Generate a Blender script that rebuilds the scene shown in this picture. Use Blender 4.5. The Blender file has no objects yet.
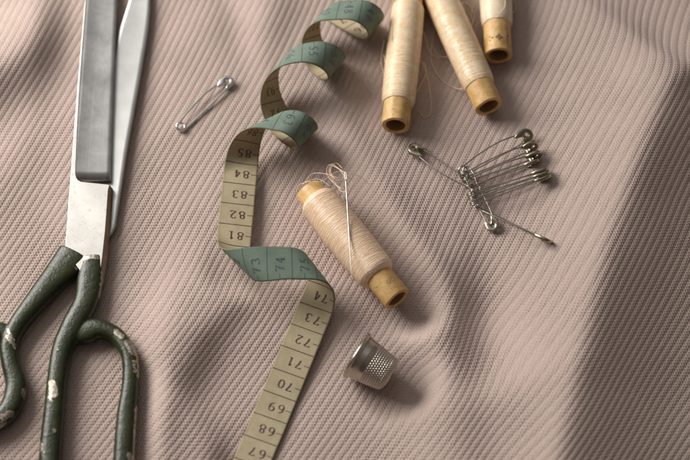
import bpy, bmesh, math, random
import numpy as np
from mathutils import Vector, Matrix

S = 0.00042                      # one working unit in metres
random.seed(7)
RNG = np.random.default_rng(11)
scene = bpy.context.scene
COL = scene.collection

# ------------------------------------------------------------------ camera
TILT = math.radians(28)
DIST = 690 * 85 / 36
CAM = np.array([0, -DIST * math.sin(TILT), DIST * math.cos(TILT)])
FW = np.array([0, math.sin(TILT), -math.cos(TILT)])
UP = np.array([0, math.cos(TILT), math.sin(TILT)])


def G(px, py, z=0.0):
    """point of the table at height z seen at photo position px, py (working units)"""
    d = np.array([(px - 345) / DIST, 0, 0]) + FW + UP * (230 - py) / DIST
    return CAM + d * ((z - CAM[2]) / d[2])


cd = bpy.data.cameras.new('camera')
cam = bpy.data.objects.new('camera', cd)
COL.objects.link(cam)
cam.location = Vector(CAM * S)
cam.rotation_euler = (TILT, 0, 0)
cd.lens = 85
cd.sensor_width = 36
cd.clip_start = 0.01
cd.clip_end = 50
cd.dof.use_dof = True
cd.dof.focus_distance = DIST * S * 0.985
cd.dof.aperture_fstop = 7.5
scene.camera = cam


# ------------------------------------------------------------------ helpers
def mesh_obj(name, verts, faces, mats, parent=None, smooth=True, midx=None, attrs=None):
    """verts in working units, world position; links ONE mesh object, local to its parent"""
    v = np.asarray(verts, float).reshape(-1, 3) * S
    if parent is not None and parent.get('_o') is not None:
        v = v - np.array(parent['_o'])
    me = bpy.data.meshes.new(name)
    if isinstance(faces, np.ndarray):
        n = len(faces)
        k = faces.shape[1]
        me.vertices.add(len(v))
        me.vertices.foreach_set('co', v.astype(np.float32).ravel())
        me.loops.add(n * k)
        me.loops.foreach_set('vertex_index', faces.astype(np.int32).ravel())
        me.polygons.add(n)
        me.polygons.foreach_set('loop_start', np.arange(n, dtype=np.int32) * k)
        me.polygons.foreach_set('loop_total', np.full(n, k, dtype=np.int32))
        me.update(calc_edges=True)
    else:
        me.from_pydata([tuple(p) for p in v], [], faces)
        me.update()
    if smooth:
        me.polygons.foreach_set('use_smooth', np.ones(len(me.polygons), dtype=bool))
    if not isinstance(mats, (list, tuple)):
        mats = [mats]
    for m in mats:
        me.materials.append(m)
    if midx is not None:
        me.polygons.foreach_set('material_index', np.asarray(midx, dtype=np.int32))
    for an, av in (attrs or {}).items():
        a = me.attributes.new(an, 'FLOAT', 'POINT')
        a.data.foreach_set('value', np.asarray(av, np.float32))
    o = bpy.data.objects.new(name, me)
    COL.objects.link(o)
    if parent is not None:
        o.parent = parent
        if parent.get('_o') is not None:
            o['_o'] = list(parent['_o'])
    return o


def thing(name, label, cat, loc, group=None):
    o = bpy.data.objects.new(name, None)
    o.empty_display_size = 0.005
    COL.objects.link(o)
    o.location = Vector(np.asarray(loc, float) * S)
    o['_o'] = [float(a) * S for a in loc]
    o['label'] = label
    o['category'] = cat
    if group:
        o['group'] = group
    return o


def tag(o, label, cat, group=None):
    o['label'] = label
    o['category'] = cat
    if group:
        o['group'] = group
    return o


def grid_faces(n, m, wrap=False):
    """quads of an n x m vertex grid; wrap closes the second direction"""
    i = np.arange(n - 1)[:, None]
    j = np.arange(m if wrap else m - 1)[None, :]
    j2 = (j + 1) % m
    a = i * m + j
    b = i * m + j2
    c = (i + 1) * m + j2
    d = (i + 1) * m + j
    return np.stack([a, b, c, d], -1).reshape(-1, 4)


class MB:
    """collects shapes into one mesh"""
    def __init__(self):
        self.v, self.f, self.m, self.n = [], [], [], 0

    def add(self, v, f, mi=0):
        v = np.asarray(v, float).reshape(-1, 3)
        f = [tuple(int(a) + self.n for a in q) for q in f]
        self.v.append(v)
        self.f += f
        self.m += [mi] * len(f)
        self.n += len(v)

    def build(self, name, mats, parent=None, smooth=True):
        return mesh_obj(name, np.concatenate(self.v), self.f, mats, parent, smooth, self.m)


def catmull(pts, per=8):
    p = np.asarray(pts, float)
    q = np.vstack([2 * p[0] - p[1], p, 2 * p[-1] - p[-2]])
    out = []
    for i in range(1, len(q) - 2):
        t = np.linspace(0, 1, per, endpoint=False)[:, None]
        a, b, c, d = q[i - 1], q[i], q[i + 1], q[i + 2]
        out.append(0.5 * ((2 * b) + (c - a) * t + (2 * a - 5 * b + 4 * c - d) * t ** 2 + (3 * b - a - 3 * c + d) * t ** 3))
    out.append(p[-1:])
    return np.vstack(out)


def tube(path, r, seg=8, cap=True):
    """tube along path (N,3); r scalar or (N,)"""
    p = np.asarray(path, float)
    n = len(p)
    r = np.broadcast_to(np.asarray(r, float), (n,))
    t = np.gradient(p, axis=0)
    t /= np.linalg.norm(t, axis=1)[:, None] + 1e-12
    ref = np.array([0, 0, 1.0]) if abs(t[0][2]) < 0.9 else np.array([1.0, 0, 0])
    u = np.cross(t[0], ref)
    u /= np.linalg.norm(u)
    us = []
    for i in range(n):
        u = u - t[i] * (u @ t[i])
        u /= np.linalg.norm(u) + 1e-12
        us.append(u)
    us = np.array(us)
    w = np.cross(t, us)
    a = np.linspace(0, 2 * np.pi, seg, endpoint=False)
    v = p[:, None] + r[:, None, None] * (np.cos(a)[None, :, None] * us[:, None] + np.sin(a)[None, :, None] * w[:, None])
    f = [tuple(q) for q in grid_faces(n, seg, True)]
    if cap:
        f.append(tuple(range(seg))[::-1])
        f.append(tuple((n - 1) * seg + i for i in range(seg)))
    return v.reshape(-1, 3), f


def frame_from_axis(d, roll=0.0):
    x = np.asarray(d, float)
    x = x / np.linalg.norm(x)
    y = np.cross([0, 0, 1.0], x)
    y /= np.linalg.norm(y)
    z = np.cross(x, y)
    c, s = math.cos(roll), math.sin(roll)
    return x, y * c + z * s, z * c - y * s


def lathe(prof, o, d, seg=64, close=False):
    """prof rows (along, radius) turned about the axis o + t*d"""
    x, y, z = frame_from_axis(d)
    prof = np.asarray(prof, float)
    a = np.linspace(0, 2 * np.pi, seg, endpoint=False)
    ring = np.cos(a)[:, None] * y + np.sin(a)[:, None] * z
    v = np.asarray(o) + prof[:, 0, None, None] * x + prof[:, 1, None, None] * ring[None]
    pr = prof
    f = grid_faces(len(pr), seg, True)
    if close:
        n = len(pr)
        j = np.arange(seg)
        j2 = (j + 1) % seg
        f = np.vstack([f, np.stack([(n - 1) * seg + j, (n - 1) * seg + j2, j2, j], -1)])
    return v.reshape(-1, 3), [tuple(q) for q in f]


# ------------------------------------------------------------------ materials
def mat(name, col, rough=0.5, metal=0.0, **kw):
    m = bpy.data.materials.new(name)
    m.use_nodes = True
    b = m.node_tree.nodes['Principled BSDF']
    b.inputs['Base Color'].default_value = (*col, 1)
    b.inputs['Roughness'].default_value = rough
    b.inputs['Metallic'].default_value = metal
    for k, v in kw.items():
        b.inputs[k].default_value = v
    return m


def nd(m, typ, **kw):
    n = m.node_tree.nodes.new(typ)
    for k, v in kw.items():
        if k.startswith('i_'):
            n.inputs[k[2:].replace('_', ' ')].default_value = v
        else:
            setattr(n, k, v)
    return n


def lk(m, a, b):
    m.node_tree.links.new(a, b)


def coords(m, scale=(1, 1, 1), rot=(0, 0, 0)):
    tc = nd(m, 'ShaderNodeTexCoord')
    mp = nd(m, 'ShaderNodeMapping')
    mp.inputs['Scale'].default_value = scale
    mp.inputs['Rotation'].default_value = rot
    lk(m, tc.outputs['Object'], mp.inputs['Vector'])
    return mp.outputs['Vector']


def noise(m, vec, scale, detail=4, rough=0.6, dist=0.0):
    n = nd(m, 'ShaderNodeTexNoise')
    n.inputs['Scale'].default_value = scale
    n.inputs['Detail'].default_value = detail
    n.inputs['Roughness'].default_value = rough
    n.inputs['Distortion'].default_value = dist
    lk(m, vec, n.inputs['Vector'])
    return n.outputs['Fac']


def ramp(m, fac, stops):
    r = nd(m, 'ShaderNodeValToRGB')
    e = r.color_ramp.elements
    e[0].position, e[0].color = stops[0][0], (*stops[0][1], 1)
    e[1].position, e[1].color = stops[-1][0], (*stops[-1][1], 1)
    for p, c in stops[1:-1]:
        q = e.new(p)
        q.color = (*c, 1)
    lk(m, fac, r.inputs['Fac'])
    return r.outputs['Color']


def maprange(m, fac, a, b, c, d):
    r = nd(m, 'ShaderNodeMapRange')
    for i, v in zip(range(1, 5), (a, b, c, d)):
        r.inputs[i].default_value = v
    lk(m, fac, r.inputs[0])
    return r.outputs[0]


def mixc(m, fac, a, b, mode='MIX'):
    x = nd(m, 'ShaderNodeMix', data_type='RGBA', blend_type=mode)
    for sock, val in ((x.inputs[0], fac), (x.inputs[6], a), (x.inputs[7], b)):
        if isinstance(val, (int, float)):
            sock.default_value = val
        elif isinstance(val, tuple):
            sock.default_value = (*val, 1)
        else:
            lk(m, val, sock)
    return x.outputs[2]


def bump(m, h, dist, strength=1.0, normal=None):
    b = nd(m, 'ShaderNodeBump')
    b.inputs['Strength'].default_value = strength
    b.inputs['Distance'].default_value = dist
    lk(m, h, b.inputs['Height'])
    if normal is not None:
        lk(m, normal, b.inputs['Normal'])
    return b.outputs['Normal']


def bsdf(m):
    return m.node_tree.nodes['Principled BSDF']


def setin(m, name, out):
    lk(m, out, bsdf(m).inputs[name])


# cloth: dusty pink ribbed wool
M_cloth = mat('dusty_pink_ribbed_cloth', (0.5, 0.39, 0.35), 0.95)
v_ = coords(M_cloth)
n1 = noise(M_cloth, v_, 1700, 3, 0.7)
n2 = noise(M_cloth, v_, 45, 3, 0.5)
c_ = ramp(M_cloth, n1, [(0.3, (0.40, 0.312, 0.272)), (0.7, (0.56, 0.449, 0.398))])
c_ = mixc(M_cloth, maprange(M_cloth, n2, 0.35, 0.7, 0, 0.35), c_, (0.465, 0.355, 0.312))
setin(M_cloth, 'Base Color', c_)
setin(M_cloth, 'Normal', bump(M_cloth, noise(M_cloth, v_, 2600, 2, 0.6), 0.0002, 0.6))
bsdf(M_cloth).inputs['Sheen Weight'].default_value = 0.15
bsdf(M_cloth).inputs['Sheen Roughness'].default_value = 0.5
bsdf(M_cloth).inputs['Specular IOR Level'].default_value = 0.1


def tape_mat(name, base, dark, edge):
    m = mat(name, base, 0.75)
    v = coords(m)
    a = noise(m, v, 160, 6, 0.65)
    b_ = noise(m, v, 1500, 2, 0.6)
    c = ramp(m, a, [(0.3, dark), (0.62, base)])
    at = nd(m, 'ShaderNodeAttribute', attribute_name='across')
    # woven threads: fine check that follows the strip
    al = nd(m, 'ShaderNodeAttribute', attribute_name='along')

    def sine(fac, k):
        x = nd(m, 'ShaderNodeMath', operation='MULTIPLY')
        lk(m, fac, x.inputs[0])
        x.inputs[1].default_value = k
        y = nd(m, 'ShaderNodeMath', operation='SINE')
        lk(m, x.outputs[0], y.inputs[0])
        return y.outputs[0]
    w = nd(m, 'ShaderNodeMath', operation='MULTIPLY')
    lk(m, sine(at.outputs['Fac'], 5.2), w.inputs[0])
    lk(m, sine(al.outputs['Fac'], 5.2), w.inputs[1])
    ww = maprange(m, w.outputs[0], -1, 1, 0, 1)
    c = mixc(m, 0.22, c, ramp(m, ww, [(0.2, dark), (0.8, base)]))
    ab = nd(m, 'ShaderNodeMath', operation='ABSOLUTE')
    lk(m, at.outputs['Fac'], ab.inputs[0])
    e1 = nd(m, 'ShaderNodeMath', operation='MULTIPLY_ADD')
    lk(m, a, e1.inputs[0])
    e1.inputs[1].default_value = 5
    lk(m, ab.outputs[0], e1.inputs[2])
    c = mixc(m, maprange(m, e1.outputs[0], 17.2, 20.2, 0, 0.75), c, edge)
    c = mixc(m, maprange(m, b_, 0.5, 0.75, 0, 0.25), c, dark)
    setin(m, 'Base Color', c)
    setin(m, 'Normal', bump(m, ww, 0.00006, 0.7, bump(m, b_, 0.00005, 0.5)))
    bsdf(m).inputs['Specular IOR Level'].default_value = 0.25
    return m


M_beige = tape_mat('aged_beige_tape_face', (0.50, 0.43, 0.285), (0.385, 0.32, 0.195), (0.22, 0.17, 0.08))
M_green = tape_mat('sage_green_tape_face', (0.19, 0.25, 0.198), (0.135, 0.185, 0.145), (0.09, 0.12, 0.08))
M_tedge = mat('tape_edge', (0.22, 0.18, 0.09), 0.8)


def ink(name, a, b):
    m = mat(name, a, 0.6)
    setin(m, 'Base Color', ramp(m, noise(m, coords(m), 900, 4, 0.7), [(0.40, a), (0.72, b)]))
    return m


M_ink = ink('purple_brown_ink', (0.075, 0.022, 0.03), (0.19, 0.10, 0.085))
M_inkg = ink('faded_violet_ink', (0.065, 0.06, 0.085), (0.12, 0.15, 0.14))
M_stamp = ink('stamp_ink', (0.10, 0.06, 0.035), (0.30, 0.18, 0.07))


def metal(name, col, rough, mott=0.25, brush=None, bs=1.0):
    m = mat(name, col, rough, 1.0)
    v = coords(m)
    a = noise(m, v, 110, 7, 0.6)
    dk = tuple(c * (1 - mott) for c in col)
    setin(m, 'Base Color', ramp(m, a, [(0.25, dk), (0.75, col)]))
    setin(m, 'Roughness', maprange(m, noise(m, v, 90, 6, 0.6), 0.2, 0.8, rough * 0.88, min(1, rough * 1.14)))
    if brush:
        setin(m, 'Normal', bump(m, noise(m, coords(m, brush), 1.0, 3, 0.6), 0.000012 * bs, 0.35))
    return m


M_blade = metal('worn_blade_steel', (0.70, 0.69, 0.67), 0.22, 0.30, (1500, 50, 300), 0.9)
M_ric = metal('flat_ground_steel', (0.66, 0.645, 0.61), 0.42, 0.20, (900, 900, 900), 0.15)
M_low = metal('pale_blade_steel', (0.44, 0.44, 0.43), 0.40, 0.22, (1500, 50, 300), 0.7)
M_steel = metal('bright_pin_steel', (0.78, 0.76, 0.73), 0.24, 0.2)
M_needle = metal('needle_steel', (0.62, 0.59, 0.53), 0.42, 0.2)
M_pin2 = metal('tarnished_pin_steel', (0.50, 0.46, 0.40), 0.27, 0.4)
M_pincap = metal('tarnished_cap_brass', (0.46, 0.41, 0.31), 0.3, 0.35)
M_thim = metal('old_nickel', (0.63, 0.56, 0.475), 0.24, 0.25, (500, 500, 500), 0.5)
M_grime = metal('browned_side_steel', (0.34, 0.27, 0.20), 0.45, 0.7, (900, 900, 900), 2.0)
# rust freckles on the flat-ground steel
_v = coords(M_ric)
_sp = maprange(M_ric, noise(M_ric, _v, 700, 5, 0.75), 0.56, 0.72, 0, 0.7)
_old = bsdf(M_ric).inputs['Base Color'].links[0].from_socket
setin(M_ric, 'Base Color', mixc(M_ric, _sp, _old, (0.36, 0.29, 0.18)))

_v = coords(M_blade)
_old = bsdf(M_blade).inputs['Base Color'].links[0].from_socket
_t = maprange(M_blade, noise(M_blade, _v, 60, 8, 0.72, 0.4), 0.42, 0.70, 0, 0.6)
setin(M_blade, 'Base Color', mixc(M_blade, _t, _old, (0.27, 0.26, 0.235)))
_sc = maprange(M_blade, noise(M_blade, coords(M_blade, (1800, 22, 300), (0, 0, 0.05)), 1.0, 2, 0.5), 0.60, 0.66, 0, 0.35)
_old = bsdf(M_blade).inputs['Base Color'].links[0].from_socket
setin(M_blade, 'Base Color', mixc(M_blade, _sc, _old, (0.80, 0.79, 0.76)))
# green enamel with chips down to the metal
M_paint = mat('chipped_dark_green_enamel', (0.026, 0.04, 0.017), 0.32)
v_ = coords(M_paint)
at_ = nd(M_paint, 'ShaderNodeAttribute', attribute_name='chip')
nn = noise(M_paint, v_, 420, 7, 0.78)
add = nd(M_paint, 'ShaderNodeMath', operation='ADD')
lk(M_paint, at_.outputs['Fac'], add.inputs[0])
lk(M_paint, maprange(M_paint, nn, 0.25, 0.75, -0.5, 0.5), add.inputs[1])
chip = maprange(M_paint, add.outputs[0], 0.49, 0.53, 0, 1)
rim = maprange(M_paint, add.outputs[0], 0.40, 0.49, 0, 1)
pc = ramp(M_paint, noise(M_paint, v_, 120, 5, 0.6), [(0.3, (0.014, 0.019, 0.006)), (0.7, (0.032, 0.039, 0.012))])
pc = mixc(M_paint, maprange(M_paint, rim, 0, 1, 0, 0.6), pc, (0.10, 0.075, 0.03))
mc = ramp(M_paint, noise(M_paint, v_, 800, 4, 0.7), [(0.35, (0.20, 0.15, 0.10)), (0.62, (0.50, 0.46, 0.39))])
setin(M_paint, 'Base Color', mixc(M_paint, chip, pc, mc))
setin(M_paint, 'Metallic', maprange(M_paint, chip, 0, 1, 0, 0.85))
setin(M_paint, 'Roughness', maprange(M_paint, chip, 0, 1, 0.30, 0.42))
inv = maprange(M_paint, chip, 0, 1, 1, 0)
setin(M_paint, 'Normal', bump(M_paint, inv, 0.00015, 0.8,
                              bump(M_paint, noise(M_paint, v_, 480, 5, 0.65), 0.0006, 0.5)))

# turned wood of the spool cores
def wood(name, a, b):
    m = mat(name, b, 0.5)
    v = coords(m, (1, 1, 1))
    n_ = noise(m, v, 260, 6, 0.65, 0.6)
    c = ramp(m, n_, [(0.3, a), (0.7, b)])
    c = mixc(m, maprange(m, noise(m, v, 1300, 3, 0.7), 0.55, 0.75, 0, 0.45), c, a)
    c = mixc(m, maprange(m, noise(m, v, 95, 5, 0.7, 0.8), 0.55, 0.72, 0, 0.5), c, (0.30, 0.15, 0.045))
    c = mixc(m, maprange(m, noise(m, v, 620, 2, 0.5), 0.69, 0.73, 0, 0.6), c, (0.16, 0.085, 0.03))
    setin(m, 'Base Color', c)
    setin(m, 'Normal', bump(m, n_, 0.00012, 0.5))
    return m


M_wood = wood('honey_wood_core', (0.50, 0.29, 0.095), (0.80, 0.535, 0.23))
M_woodin = mat('dark_wood_bore', (0.40, 0.23, 0.09), 0.8)


def silk(name, a, b):
    m = mat(name, a, 0.26)
    v = coords(m)
    setin(m, 'Base Color', ramp(m, noise(m, v, 330, 4, 0.7), [(0.3, b), (0.65, a)]))
    bsdf(m).inputs['Specular IOR Level'].default_value = 0.75
    bsdf(m).inputs['Subsurface Weight'].default_value = 0.06
    bsdf(m).inputs['Subsurface Radius'].default_value = (1.0, 0.8, 0.6)
    bsdf(m).inputs['Subsurface Scale'].default_value = 0.0006
    return m


M_silkA = silk('peach_silk_thread', (0.99, 0.75, 0.53), (0.95, 0.68, 0.46))
M_silkB = silk('cream_silk_thread', (0.97, 0.81, 0.60), (0.90, 0.63, 0.34))
M_silkC = silk('ivory_silk_thread', (0.95, 0.83, 0.65), (0.88, 0.70, 0.46))

# ------------------------------------------------------------------ cloth relief
CS = 4.0                                    # coarse relief grid
CX = np.arange(-760, 764, CS)
CY = np.arange(-640, 764, CS)
RX, RY = np.meshgrid(CX, CY)


def ridge(pts, hs, wl, wr, pl=2.0, pr=2.0):
    """fold along photo points; wl / wr widths to the left / right of its run"""
    P = np.array([G(x, y, h)[:2] for (x, y), h in zip(pts, hs)])
    hs = np.array(hs, float)
    best = np.full(RX.shape, 1e9)
    H = np.zeros(RX.shape)
    side = np.zeros(RX.shape)
    for i in range(len(P) - 1):
        a, b = P[i], P[i + 1]
        d = b - a
        L2 = d @ d
        t = np.clip(((RX - a[0]) * d[0] + (RY - a[1]) * d[1]) / L2, 0, 1)
        qx = RX - a[0] - t * d[0]
        qy = RY - a[1] - t * d[1]
        dd = np.hypot(qx, qy)
        k = dd < best
        best = np.where(k, dd, best)
        H = np.where(k, hs[i] + (hs[i + 1] - hs[i]) * t, H)
        side = np.where(k, d[0] * qy - d[1] * qx, side)
    w = np.where(side > 0, wl, wr)
    return H * np.exp(-(best / w) ** np.where(side > 0, pl, pr))


def bump2(px, py, amp, sx, sy, rot=0):
    p = G(px, py)
    c, s = math.cos(rot), math.sin(rot)
    x = (RX - p[0]) * c + (RY - p[1]) * s
    y = -(RX - p[0]) * s + (RY - p[1]) * c
    return amp * np.exp(-(x / sx) ** 2 - (y / sy) ** 2)


def blur(a, sig):
    r = int(3 * sig)
    k = np.exp(-0.5 * (np.arange(-r, r + 1) / sig) ** 2)
    k /= k.sum()
    for ax in (0, 1):
        p = np.pad(a, [(r, r) if i == ax else (0, 0) for i in (0, 1)], mode='edge')
        a = sum(k[i] * np.take(p, np.arange(i, i + a.shape[ax]), axis=ax) for i in range(2 * r + 1))
    return a


def smooth_noise(sig, amp, seed):
    r = np.random.default_rng(seed).standard_normal(RX.shape)
    r = blur(r, sig)
    return r / r.std() * amp


relief = np.zeros(RX.shape)
# tall fold on the right, crest running down to the bottom edge
relief += ridge([(720, 40), (690, 70), (667, 88), (648, 128), (626, 185), (604, 250), (584, 330), (564, 420), (548, 500), (537, 600)],
                [10, 24, 34, 35, 34, 34, 35, 36, 36, 32], 60, 60, 1.45, 1.15)
relief += ridge([(700, 110), (668, 170), (640, 250), (615, 340), (595, 430), (575, 560)], [5, 8, 11, 14, 15, 12], 80, 130)
relief += ridge([(540, -40), (585, 2), (625, 32), (660, 68), (690, 100)], [10, 14, 17, 19, 8], 26, 70, 1.3, 1.8)
# fold through the middle
relief += ridge([(372, 120), (392, 190), (412, 245), (428, 290), (438, 335), (447, 400), (455, 480), (460, 560)],
                [6, 10, 14, 18, 19, 17, 14, 10], 32, 56)
relief += bump2(486, 318, -20, 34, 56, 0.2)
relief += ridge([(455, 420), (500, 405), (545, 385)], [2, 7, 4], 20, 30)
# lower left folds
relief += ridge([(262, 285), (225, 305), (198, 335), (182, 370), (178, 395)], [2, 9, 13, 12, 5], 17, 54)
relief += ridge([(165, 395), (190, 420), (208, 450), (215, 500)], [5, 11, 12, 8], 17, 36)
relief += ridge([(190, 270), (172, 310), (160, 360), (152, 420), (146, 500)], [2, 6, 9, 9, 8], 28, 22)
# upper left crest
relief += ridge([(140, -40), (85, 0), (45, 28), (5, 58), (-60, 95)], [14, 20, 25, 26, 26], 32, 60)
relief += ridge([(30, 130), (5, 170), (-40, 210)], [3, 6, 6], 30, 40)
# soft waves at the top centre
relief += ridge([(275, -30), (268, 20), (262, 62)], [9, 8, 2], 24, 22)
relief += ridge([(225, -20), (236, 30), (250, 80)], [-4, -5, -2], 16, 16)
relief += ridge([(350, 132), (385, 195), (405, 250)], [2, 6, 3], 13, 18)
relief += ridge([(440, 190), (462, 250), (470, 290)], [2, 4, 2], 14, 18)
relief += ridge([(325, 60), (345, 130), (362, 190)], [4, 6, 2], 16, 22)
far = np.clip((np.hypot(RX, RY * 1.2) - 380) / 200, 0, 1)
relief += smooth_noise(9, 1.6, 3) + smooth_noise(4, 0.35, 4) + smooth_noise(30, 14, 5) * far


def seg_mask(pts, w, soft):
    """1 near the polyline of photo points, 0 away from it"""
    P = np.array([G(x, y)[:2] for x, y in pts])
    best = np.full(RX.shape, 1e9)
    for a, b in zip(P[:-1], P[1:]):
        d = b - a
        t = np.clip(((RX - a[0]) * d[0] + (RY - a[1]) * d[1]) / (d @ d), 0, 1)
        best = np.minimum(best, np.hypot(RX - a[0] - t * d[0], RY - a[1] - t * d[1]))
    x = np.clip((w + soft - best) / soft, 0, 1)
    return x * x * (3 - 2 * x)


flat = seg_mask([(110, -220), (98, 100), (90, 250)], 30, 40)
flat = np.maximum(flat, seg_mask([(85, 260), (60, 350), (52, 460), (75, 520), (124, 480), (130, 380), (95, 325)], 12, 26))
flat = np.maximum(flat, seg_mask([(75, 260), (20, 325), (15, 400), (-40, 420)], 12, 26))
flat = np.maximum(flat, seg_mask([(235, 520), (262, 445), (300, 350), (318, 290), (240, 268), (237, 170), (290, 125), (300, 70), (350, 20), (385, 15)], 16, 26))
flat = np.maximum(flat, seg_mask([(308, 190), (400, 305)], 24, 30))
flat = np.maximum(flat, seg_mask([(352, 350), (396, 385)], 22, 24))
relief = relief * (1 - flat) + flat * np.minimum(relief, 0.0) * 0.3
for sg in (1.5,):
    relief = blur(relief, sg)


def cubic(a, X, Y):
    fx = np.clip((X - CX[0]) / CS, 1, len(CX) - 3.001)
    fy = np.clip((Y - CY[0]) / CS, 1, len(CY) - 3.001)
    ix, iy = fx.astype(int), fy.astype(int)
    tx, ty = fx - ix, fy - iy

    def w(t):
        return [((-t + 2) * t - 1) * t / 6 + 0 * t + (1 / 6 - 1 / 6) + (-(t ** 3) + 3 * t ** 2 - 3 * t + 1) / 6 - ((-t + 2) * t - 1) * t / 6,
                (3 * t ** 3 - 6 * t ** 2 + 4) / 6, (-3 * t ** 3 + 3 * t ** 2 + 3 * t + 1) / 6, t ** 3 / 6]
    wx, wy = w(tx), w(ty)
    out = 0
    for j in range(4):
        row = 0
        for i in range(4):
            row = row + wx[i] * a[iy + j - 1, ix + i - 1]
        out = out + wy[j] * row
    return out


def H(x, y):
    return float(cubic(relief, np.array([float(x)]), np.array([float(y)]))[0])


def GP(px, py, lift=0.0):
    """point at 'lift' above the cloth seen at px, py"""
    z = lift
    for _ in range(6):
        p = G(px, py, z)
        z = H(p[0], p[1]) + lift
    return G(px, py, z)


warpA = smooth_noise(24, 5.5, 21) + smooth_noise(11, 1.6, 31)
warpB = smooth_noise(24, 5.5, 22) + smooth_noise(11, 1.6, 32)


warpC = smooth_noise(1.3, 0.30, 41)
warpD = smooth_noise(1.3, 0.30, 42)
uneven = smooth_noise(2.5, 0.25, 43)


def axis_coords(lo, hi, step, out, grow=1.06):
    c = list(np.arange(lo, hi + step, step))
    s = step
    a, b = [], []
    x = lo
    while x > -out:
        s *= grow
        x -= s
        a.append(x)
    s = step
    x = c[-1]
    while x < out:
        s *= grow
        x += s
        b.append(x)
    return np.array(a[::-1] + c + b)


gx = axis_coords(-380, 380, 0.56, 740)
gy = axis_coords(-295, 320, 0.62, 620)
X, Y = np.meshgrid(gx, gy)
Z = cubic(relief, X, Y)
fade = np.clip((440 - np.abs(X)) / 50, 0, 1) * np.clip((370 - np.abs(Y)) / 40, 0, 1)
wa, wb = cubic(warpA, X, Y), cubic(warpB, X, Y)
fa = X + wa - 0.28 * Z
fb = Y + wb + 0.60 * Z
yb = np.minimum(0, fb + 40)
yt = np.maximum(0, fb - 60)
xr = np.maximum(0, fa - 130)
phi = (fa * 0.885 - fb * 0.455 - 0.0003 * xr ** 2 + 0.00050 * yb ** 2 + 0.00035 * yt ** 2) / 6.9
wc = cubic(warpC, X, Y)
row = (fb + wc) / 3.1
col_ = (fa + cubic(warpD, X, Y)) / 2.7 + 0.5 * row
phi_w = phi + 0.05 * np.sin(2 * np.pi * row)
t = phi_w - np.floor(phi_w)
rib = 1 - np.abs(2 * t - 1) ** 2.4                   # rounded ridge, sharp groove
soft = 0.68
st = (0.5 + 0.5 * np.cos(2 * np.pi * row)) * (0.5 + 0.5 * np.cos(2 * np.pi * col_))
st2 = 0.5 + 0.5 * np.cos(2 * np.pi * col_)
Z = Z + fade * (soft * (rib - 0.6) - 0.85 * (1 + cubic(uneven, X, Y)) * st ** 1.9 - 0.16 * st2)
Z = Z + fade * RNG.normal(0, 0.05, Z.shape)
cloth = mesh_obj('cloth', np.stack([X, Y, Z], -1), grid_faces(len(gy), len(gx)), M_cloth)
cloth['kind'] = 'structure'
cloth['label'] = 'dusty pink ribbed cloth lying in soft folds under everything'
del X, Y, Z, wa, wb, fa, fb, yb, yt, xr, phi, row, col_, phi_w, t, rib, st, st2, fade

# ------------------------------------------------------------------ measuring tape
TP = [23.9, -78.5099, -224.3788, 1.9288, 1.2125, 0.0012, -0.0071, 17.1773, -0.4845, 0.0694, 0.1562, -0.0031,
      73.1371, 0.5868, 3.0197, 17.2379, 16.4303, 0.7376, 3.1055, 19.9449, 59.1289, -0.6441, 2.7693, 22.8098,
      -0.063, -0.2937, 3.0494, 16.3937, -13.4327, -0.4477, 3.0982, 32.5031, 4.9161, -0.4557, 3.168, 20.7453,
      0.3663, -0.397, 3.165, 25.0661, 16.2834, -0.3431, 3.2576, 19.0444]
CM = TP[0]
TW = TP[7]
TO = np.array([TP[1], TP[2], TP[3] + 0.6])
TB = [(68.5 * CM, TP[8], TP[9], 60), (71.5 * CM, TP[10], TP[11], 60)]
_e, _pb = None, 0
for i_ in range(8):
    gap, be, th, rho = TP[12 + 4 * i_:16 + 4 * i_]
    ub = gap * CM if i_ == 0 else _e + abs(gap) + TW * abs(math.tan(be) - math.tan(_pb))
    TB.append((ub, be, th, rho))
    _e = ub + rho * th / math.cos(be)
    _pb = be


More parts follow.
